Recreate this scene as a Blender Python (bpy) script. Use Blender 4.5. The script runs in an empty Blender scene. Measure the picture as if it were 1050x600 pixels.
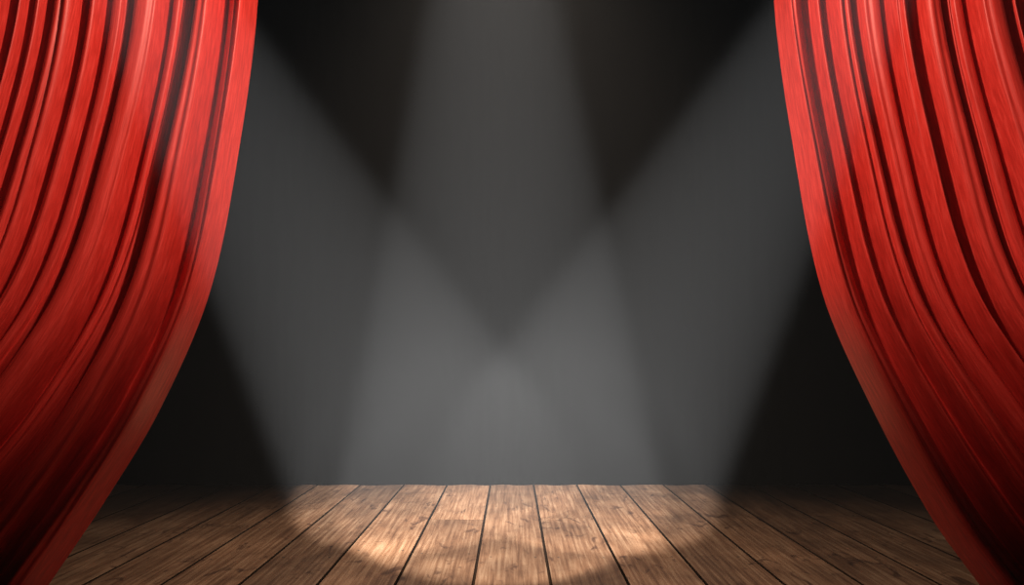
import bpy, math, random
from mathutils import Vector
random.seed(4)
sc = bpy.context.scene
sc.view_settings.view_transform = 'Standard'
sc.view_settings.look = 'None'
F = 1050.0; H = 1.2; HY = 370.0; CX = 525.0
def P(px, py, Y):
    return Vector(((px-CX)*Y/F, Y, H + (HY-py)*Y/F))
def smooth_interp(pts, x):
    n = len(pts)
    if x <= pts[0][0]:
        s=(pts[1][1]-pts[0][1])/(pts[1][0]-pts[0][0]); return pts[0][1]+s*(x-pts[0][0])
    if x >= pts[-1][0]:
        s=(pts[-1][1]-pts[-2][1])/(pts[-1][0]-pts[-2][0]); return pts[-1][1]+s*(x-pts[-1][0])
    for i in range(n-1):
        if pts[i][0] <= x <= pts[i+1][0]:
            x0,y0=pts[i]; x1,y1=pts[i+1]
            xm,ym=pts[max(i-1,0)]; xp,yp=pts[min(i+2,n-1)]
            m0=(y1-ym)/(x1-xm); m1=(yp-y0)/(xp-x0)
            h=x1-x0; t=(x-x0)/h
            return ((2*t**3-3*t*t+1)*y0+(t**3-2*t*t+t)*h*m0+(-2*t**3+3*t*t)*y1+(t**3-t*t)*h*m1)

# ---------- camera ----------
cam = bpy.data.cameras.new("camera"); co = bpy.data.objects.new("camera", cam)
sc.collection.objects.link(co); sc.camera = co
co.location = (0,0,H); co.rotation_euler = (math.radians(90),0,0)
cam.sensor_width = 36; cam.lens = 36*F/1050
cam.shift_y = (HY-300)/1050; cam.clip_end = 100

# ---------- helpers ----------
def newmat(name):
    m = bpy.data.materials.new(name); m.use_nodes = True
    return m, m.node_tree.nodes, m.node_tree.links, m.node_tree.nodes["Principled BSDF"]
def ramp(n, stops):
    r = n.new("ShaderNodeValToRGB"); e = r.color_ramp.elements
    while len(e) < len(stops): e.new(0.5)
    for i,(p,c) in enumerate(stops):
        e[i].position = p; e[i].color = (*c,1)
    return r
def meshobj(name, verts, faces, mat, smooth=False, uvs=None):
    me = bpy.data.meshes.new(name); me.from_pydata(verts, [], faces); me.update()
    if uvs:
        ul = me.uv_layers.new(name="UVMap")
        for l in me.loops: ul.data[l.index].uv = uvs[l.vertex_index]
    if smooth: me.polygons.foreach_set("use_smooth",[True]*len(me.polygons))
    ob = bpy.data.objects.new(name, me); sc.collection.objects.link(ob)
    me.materials.append(mat); return ob

# ---------- materials ----------
vel, n, l, b = newmat("red_velvet")
uv = n.new("ShaderNodeUVMap"); mp = n.new("ShaderNodeMapping")
mp.inputs["Scale"].default_value = (420, 30, 1)
l.new(uv.outputs[0], mp.inputs[0])
nz = n.new("ShaderNodeTexNoise"); nz.inputs["Scale"].default_value = 1.0; nz.inputs["Detail"].default_value = 6
nz.inputs["Roughness"].default_value = .65
l.new(mp.outputs[0], nz.inputs["Vector"])
cr = ramp(n, [(0.3,(0.50,0.018,0.010)),(0.52,(0.70,0.031,0.018)),(0.72,(0.88,0.058,0.036))])
l.new(nz.outputs["Fac"], cr.inputs[0]); l.new(cr.outputs[0], b.inputs["Base Color"])
b.inputs["Roughness"].default_value = .42
b.inputs["Specular IOR Level"].default_value = .5
b.inputs["Specular Tint"].default_value = (1,.5,.38,1)
bp = n.new("ShaderNodeBump"); bp.inputs["Strength"].default_value=.15; bp.inputs["Distance"].default_value=.004
l.new(nz.outputs["Fac"], bp.inputs["Height"]); l.new(bp.outputs[0], b.inputs["Normal"])

blk, n, l, b = newmat("black_velvet")
b.inputs["Base Color"].default_value=(.0002,.0002,.0002,1); b.inputs["Roughness"].default_value=1
b.inputs["Specular IOR Level"].default_value=0

PW = 0.4174
wood, n, l, b = newmat("worn_wood_planks")
tc = n.new("ShaderNodeTexCoord"); att = n.new("ShaderNodeAttribute"); att.attribute_name = "plank"
addv = n.new("ShaderNodeVectorMath"); addv.operation='MULTIPLY_ADD'
addv.inputs[1].default_value=(37.0,53.0,11.0)
l.new(att.outputs["Color"], addv.inputs[0]); l.new(tc.outputs["Object"], addv.inputs[2])
def noise(scale_vec, sc_, det, dist=0, rough=.6):
    m = n.new("ShaderNodeMapping"); m.inputs["Scale"].default_value=scale_vec
    l.new(addv.outputs[0], m.inputs[0])
    t = n.new("ShaderNodeTexNoise"); t.inputs["Scale"].default_value=sc_; t.inputs["Detail"].default_value=det
    t.inputs["Distortion"].default_value=dist; t.inputs["Roughness"].default_value=rough
    l.new(m.outputs[0], t.inputs["Vector"]); return t
grain = noise((16,.4,1),3.0,8,.3,.6)
blotch = noise((1.6,.7,1),1.6,5,.5)
knot = noise((5,1.6,1),1.3,2,1.5)
c1 = ramp(n, [(0.28,(.038,.016,.007)),(0.48,(.086,.042,.021)),(0.7,(.145,.086,.050))])
l.new(grain.outputs["Fac"], c1.inputs[0])
c2 = ramp(n, [(0.3,(.5,.45,.4)),(0.7,(1.3,1.28,1.24))])
l.new(blotch.outputs["Fac"], c2.inputs[0])
m1 = n.new("ShaderNodeMix"); m1.data_type='RGBA'; m1.blend_type='MULTIPLY'; m1.inputs[0].default_value=1
l.new(c1.outputs[0], m1.inputs[6]); l.new(c2.outputs[0], m1.inputs[7])
c3 = ramp(n, [(0.60,(1,1,1)),(0.70,(.25,.18,.15))])
l.new(knot.outputs["Fac"], c3.inputs[0])
m2 = n.new("ShaderNodeMix"); m2.data_type='RGBA'; m2.blend_type='MULTIPLY'; m2.inputs[0].default_value=.75
l.new(m1.outputs[2], m2.inputs[6]); l.new(c3.outputs[0], m2.inputs[7])
sx = n.new("ShaderNodeSeparateColor"); l.new(att.outputs["Color"], sx.inputs[0])
mr = n.new("ShaderNodeMapRange"); mr.inputs[3].default_value=.72; mr.inputs[4].default_value=1.25
l.new(sx.outputs[2], mr.inputs[0])
m3 = n.new("ShaderNodeVectorMath"); m3.operation='SCALE'
l.new(m2.outputs[2], m3.inputs[0]); l.new(mr.outputs[0], m3.inputs[3])
l.new(m3.outputs[0], b.inputs["Base Color"])
b.inputs["Roughness"].default_value=.42; b.inputs["Specular IOR Level"].default_value=.35
bp = n.new("ShaderNodeBump"); bp.inputs["Strength"].default_value=.4; bp.inputs["Distance"].default_value=.005
l.new(grain.outputs["Fac"], bp.inputs["Height"]); l.new(bp.outputs[0], b.inputs["Normal"])
gapm, n, l, b = newmat("dark_gap"); b.inputs["Base Color"].default_value=(.008,.004,.002,1); b.inputs["Roughness"].default_value=1
b.inputs["Specular IOR Level"].default_value=0
nailm, n, l, b = newmat("nail_iron"); b.inputs["Base Color"].default_value=(.02,.015,.012,1); b.inputs["Roughness"].default_value=.7
b.inputs["Specular IOR Level"].default_value=.1

# ---------- floor ----------
Y0, Y1, XW = -1.5, 10.0, 6.0
V=[];Fc=[];mi=[];pc=[]
def plank(x0,x1,y0,y1,col):
    g=.005; bv=.004; x0+=g;x1-=g;y0+=g*.4;y1-=g*.4
    s=len(V)
    V.extend([(x0,y0,-.03),(x1,y0,-.03),(x1,y1,-.03),(x0,y1,-.03),
              (x0,y0,-bv),(x1,y0,-bv),(x1,y1,-bv),(x0,y1,-bv),
              (x0+bv,y0+.001,0),(x1-bv,y0+.001,0),(x1-bv,y1-.001,0),(x0+bv,y1-.001,0)])
    pc.extend([col]*12)
    for k in (0,4):
        for i in range(4):
            j=(i+1)%4; Fc.append((s+k+i,s+k+j,s+k+4+j,s+k+4+i)); mi.append(1)
    Fc.append((s+8,s+9,s+10,s+11)); mi.append(0)
def disc(x,y,r):
    s=len(V)
    for i in range(8):
        a=i*math.pi/4; V.append((x+r*math.cos(a),y+r*math.sin(a),.0012)); pc.append((0,0,0,1))
    Fc.append(tuple(range(s,s+8))); mi.append(2)
k=int(XW/PW)+1
for i in range(-k,k):
    x0=i*PW+PW/2; x1=x0+PW
    y=Y0; first=True
    while y<Y1-.01:
        L=random.uniform(3.0,5.0)
        if first: L=random.uniform(5,14) ; first=False
        ye=min(y+L,Y1)
        if Y1-ye<1.5: ye=Y1
        col=(random.random(),random.random(),random.random(),1)
        plank(x0,x1,y,ye,col)
        yy=y+.05
        while yy<ye:
            for dx in (.07,PW-.07): disc(x0+dx+random.uniform(-.01,.01),yy+random.uniform(-.02,.02),.008)
            yy+=1.1
        y=ye
s=len(V); W=(k+1)*PW
V.extend([(-W,Y0,-.02),(W,Y0,-.02),(W,Y1,-.02),(-W,Y1,-.02)]); pc.extend([(0,0,0,1)]*4)
Fc.append((s,s+1,s+2,s+3)); mi.append(1)
floor=meshobj("floor",V,Fc,wood)
floor.data.materials.append(gapm); floor.data.materials.append(nailm)
floor.data.polygons.foreach_set("material_index",mi)
ca=floor.data.color_attributes.new("plank",'FLOAT_COLOR','POINT')
for i,c in enumerate(pc): ca.data[i].color=c

# ---------- curtains ----------
YC = 5.05
left_edge=[(-260,272),(0,265),(150,247),(300,217),(420,166),(510,112),(590,58),(616,40)]
right_edge=[(-260,788),(0,795),(150,814),(300,843),(410,889),(530,953),(600,1003),(616,1015)]
def curtain(name, edge, side, seed):
    rnd=random.Random(seed)
    NU,NV=760,150
    NF=14
    w=[rnd.uniform(.65,1.35) for _ in range(NF)]
    w[-1]=1.1
    tot=sum(w); cum=[0]
    for a in w: cum.append(cum[-1]+a/tot)
    amp=[rnd.uniform(.75,1.25) for _ in range(NF)]
    ph=[rnd.uniform(0,6.28) for _ in range(NF)]
    zbot=0.008
    ytop=-260; ybot=HY+H*F/YC
    V=[];uvs=[]
    TOPW=360.0
    for j in range(NV+1):
        v=j/NV; py=ytop+(ybot-ytop)*v
        ex=smooth_interp(edge,py); e0=edge[0][1]
        for i in range(NU+1):
            u=i/NU
            q=1-u
            drop=abs(ex-e0)
            kf=1+1.75*q
            x_in=drop*kf+TOPW*q
            px=e0 - x_in if side<0 else e0 + x_in
            uu=u+ .006*math.sin(3.1*v*2+u*9+seed)*min(1,q*8)
            uu=min(max(uu,0),1)
            f=0
            while f<NF-1 and uu>cum[f+1]: f+=1
            t=(uu-cum[f])/(cum[f+1]-cum[f]); t=min(max(t,0),1)
            wid=(cum[f+1]-cum[f])*(TOPW+drop*1.75)
            t2=t+.13*math.sin(2*math.pi*t)*math.sin(ph[f]+v*2.0)
            t2=min(max(t2,0),1)
            rib=math.sin(math.pi*t2)**.85
            A=wid/208*1.15*amp[f]
            A=min(A,.24)
            crease=.2*math.exp(-((t-.5-.2*math.sin(ph[f]*2+v))/.09)**2)*(1 if f%2 else .3)
            d=A*(rib-crease)
            d+= .03*math.sin(u*9+v*3+seed)
            p=P(px,py,YC)
            roll=side*(-1)*.22*A*math.sin(math.pi*t)*(1 if f%2 else .4)
            V.append((p.x+roll*.5, YC-d, max(zbot,p.z)))
            uvs.append((u,v))
    Fc=[]
    for j in range(NV):
        for i in range(NU):
            a=j*(NU+1)+i
            Fc.append((a,a+1,a+NU+2,a+NU+1) if side>0 else (a,a+NU+1,a+NU+2,a+1))
    return meshobj(name,V,Fc,vel,True,uvs)
curtain("stage_curtain",left_edge,-1,3)
curtain("stage_curtain",right_edge,1,8)

# ---------- black backdrop drape, sides ----------
V=[];Fc=[];N=900
for i in range(N+1):
    x=-6.2+12.4*i/N
    y=9.86-.03*math.sin(x*14+math.sin(x*3)*2)
    V.append((x,y,.005)); V.append((x,y,6.0))
for i in range(N): Fc.append((2*i,2*i+2,2*i+3,2*i+1))
meshobj("backdrop_curtain",V,Fc,blk,True)
for nm,x in (("wall_left",-6.25),("wall_right",6.25)):
    V=[(x,-1.5,0),(x,10,0),(x,10,6),(x,-1.5,6)]
    meshobj(nm,V,[(0,1,2,3)],blk)

# ---------- world: dark, with thin theatrical haze in the air ----------
w=bpy.data.worlds.new("world"); sc.world=w; w.use_nodes=True
n=w.node_tree.nodes; l=w.node_tree.links
n["Background"].inputs[0].default_value=(0,0,0,1)
n["Background"].inputs[1].default_value=0
vs=n.new("ShaderNodeVolumeScatter")
vs.inputs["Density"].default_value=.0039; vs.inputs["Color"].default_value=(1,1,1,1)
l.new(vs.outputs[0],n["World Output"].inputs["Volume"])

# ---------- beam spotlights ----------
C=Vector((0,0,H))
def beam(apex, L2, R2, Yl, Yt, power, grow, blend):
    A=P(*apex,Yl); u=(A-C).normalized()
    a=(P(*L2,5)-C); r=(P(*R2,5)-C)
    nl=u.cross(a).normalized()
    if nl.dot(r)<0: nl=-nl
    nr=u.cross(r).normalized()
    if nr.dot(a)<0: nr=-nr
    bb=(nl+nr).normalized()
    best=None
    for i in range(1,1799):
        th=math.radians(i*.1)
        d=math.cos(th)*u+math.sin(th)*bb
        if d.z>=-1e-3 or d.y<=0: continue
        t=-A.z/d.z; y=A.y+d.y*t
        if best is None or abs(y-Yt)<best[0]: best=(abs(y-Yt),d,th)
    d=best[1]; alpha=math.asin(d.dot(nl))
    li=bpy.data.lights.new("beam_lamp",'SPOT'); li.energy=power
    li.spot_size=2*alpha*grow; li.spot_blend=blend; li.shadow_soft_size=.03
    li.use_nodes=True; nn=li.node_tree.nodes; ll=li.node_tree.links
    em=nn["Emission"]; lf=nn.new("ShaderNodeLightFalloff"); lf.inputs["Strength"].default_value=1
    ll.new(lf.outputs["Linear"],em.inputs["Strength"])
    ob=bpy.data.objects.new("stage_spotlight",li); sc.collection.objects.link(ob)
    ob.location=A; ob.rotation_euler=d.to_track_quat('-Z','Y').to_euler()
beam((-56,-386),(290,500),(630,500),1.6,9.3,2350,1.09,.33)
beam((502,-359),(343,500),(682,500),1.6,8.0,2150,1.07,.28)
beam((1075,-370),(400,500),(745,500),1.6,9.3,2350,1.09,.33)

def spot(name,loc,tgt,size,blend,power,col=(1,1,1),rad=.1):
    li=bpy.data.lights.new(name,'SPOT'); li.energy=power; li.color=col
    li.spot_size=math.radians(size); li.spot_blend=blend; li.shadow_soft_size=rad
    ob=bpy.data.objects.new(name,li); sc.collection.objects.link(ob)
    ob.location=loc; ob.rotation_euler=(Vector(tgt)-Vector(loc)).to_track_quat('-Z','Y').to_euler()
for s in (-1,1):
    spot("curtain_light",(-s*.4,2.9,3.7),(s*2.05,5,2.5),50,.9,460,rad=.06)
    spot("curtain_fill_light",(s*.8,1.0,3.4),(s*2.3,5,2.2),46,.9,40,rad=.1)
spot("floor_light",(0,5.8,4.4),(0,6.0,0),92,1,1500,(1,.86,.74),.3)
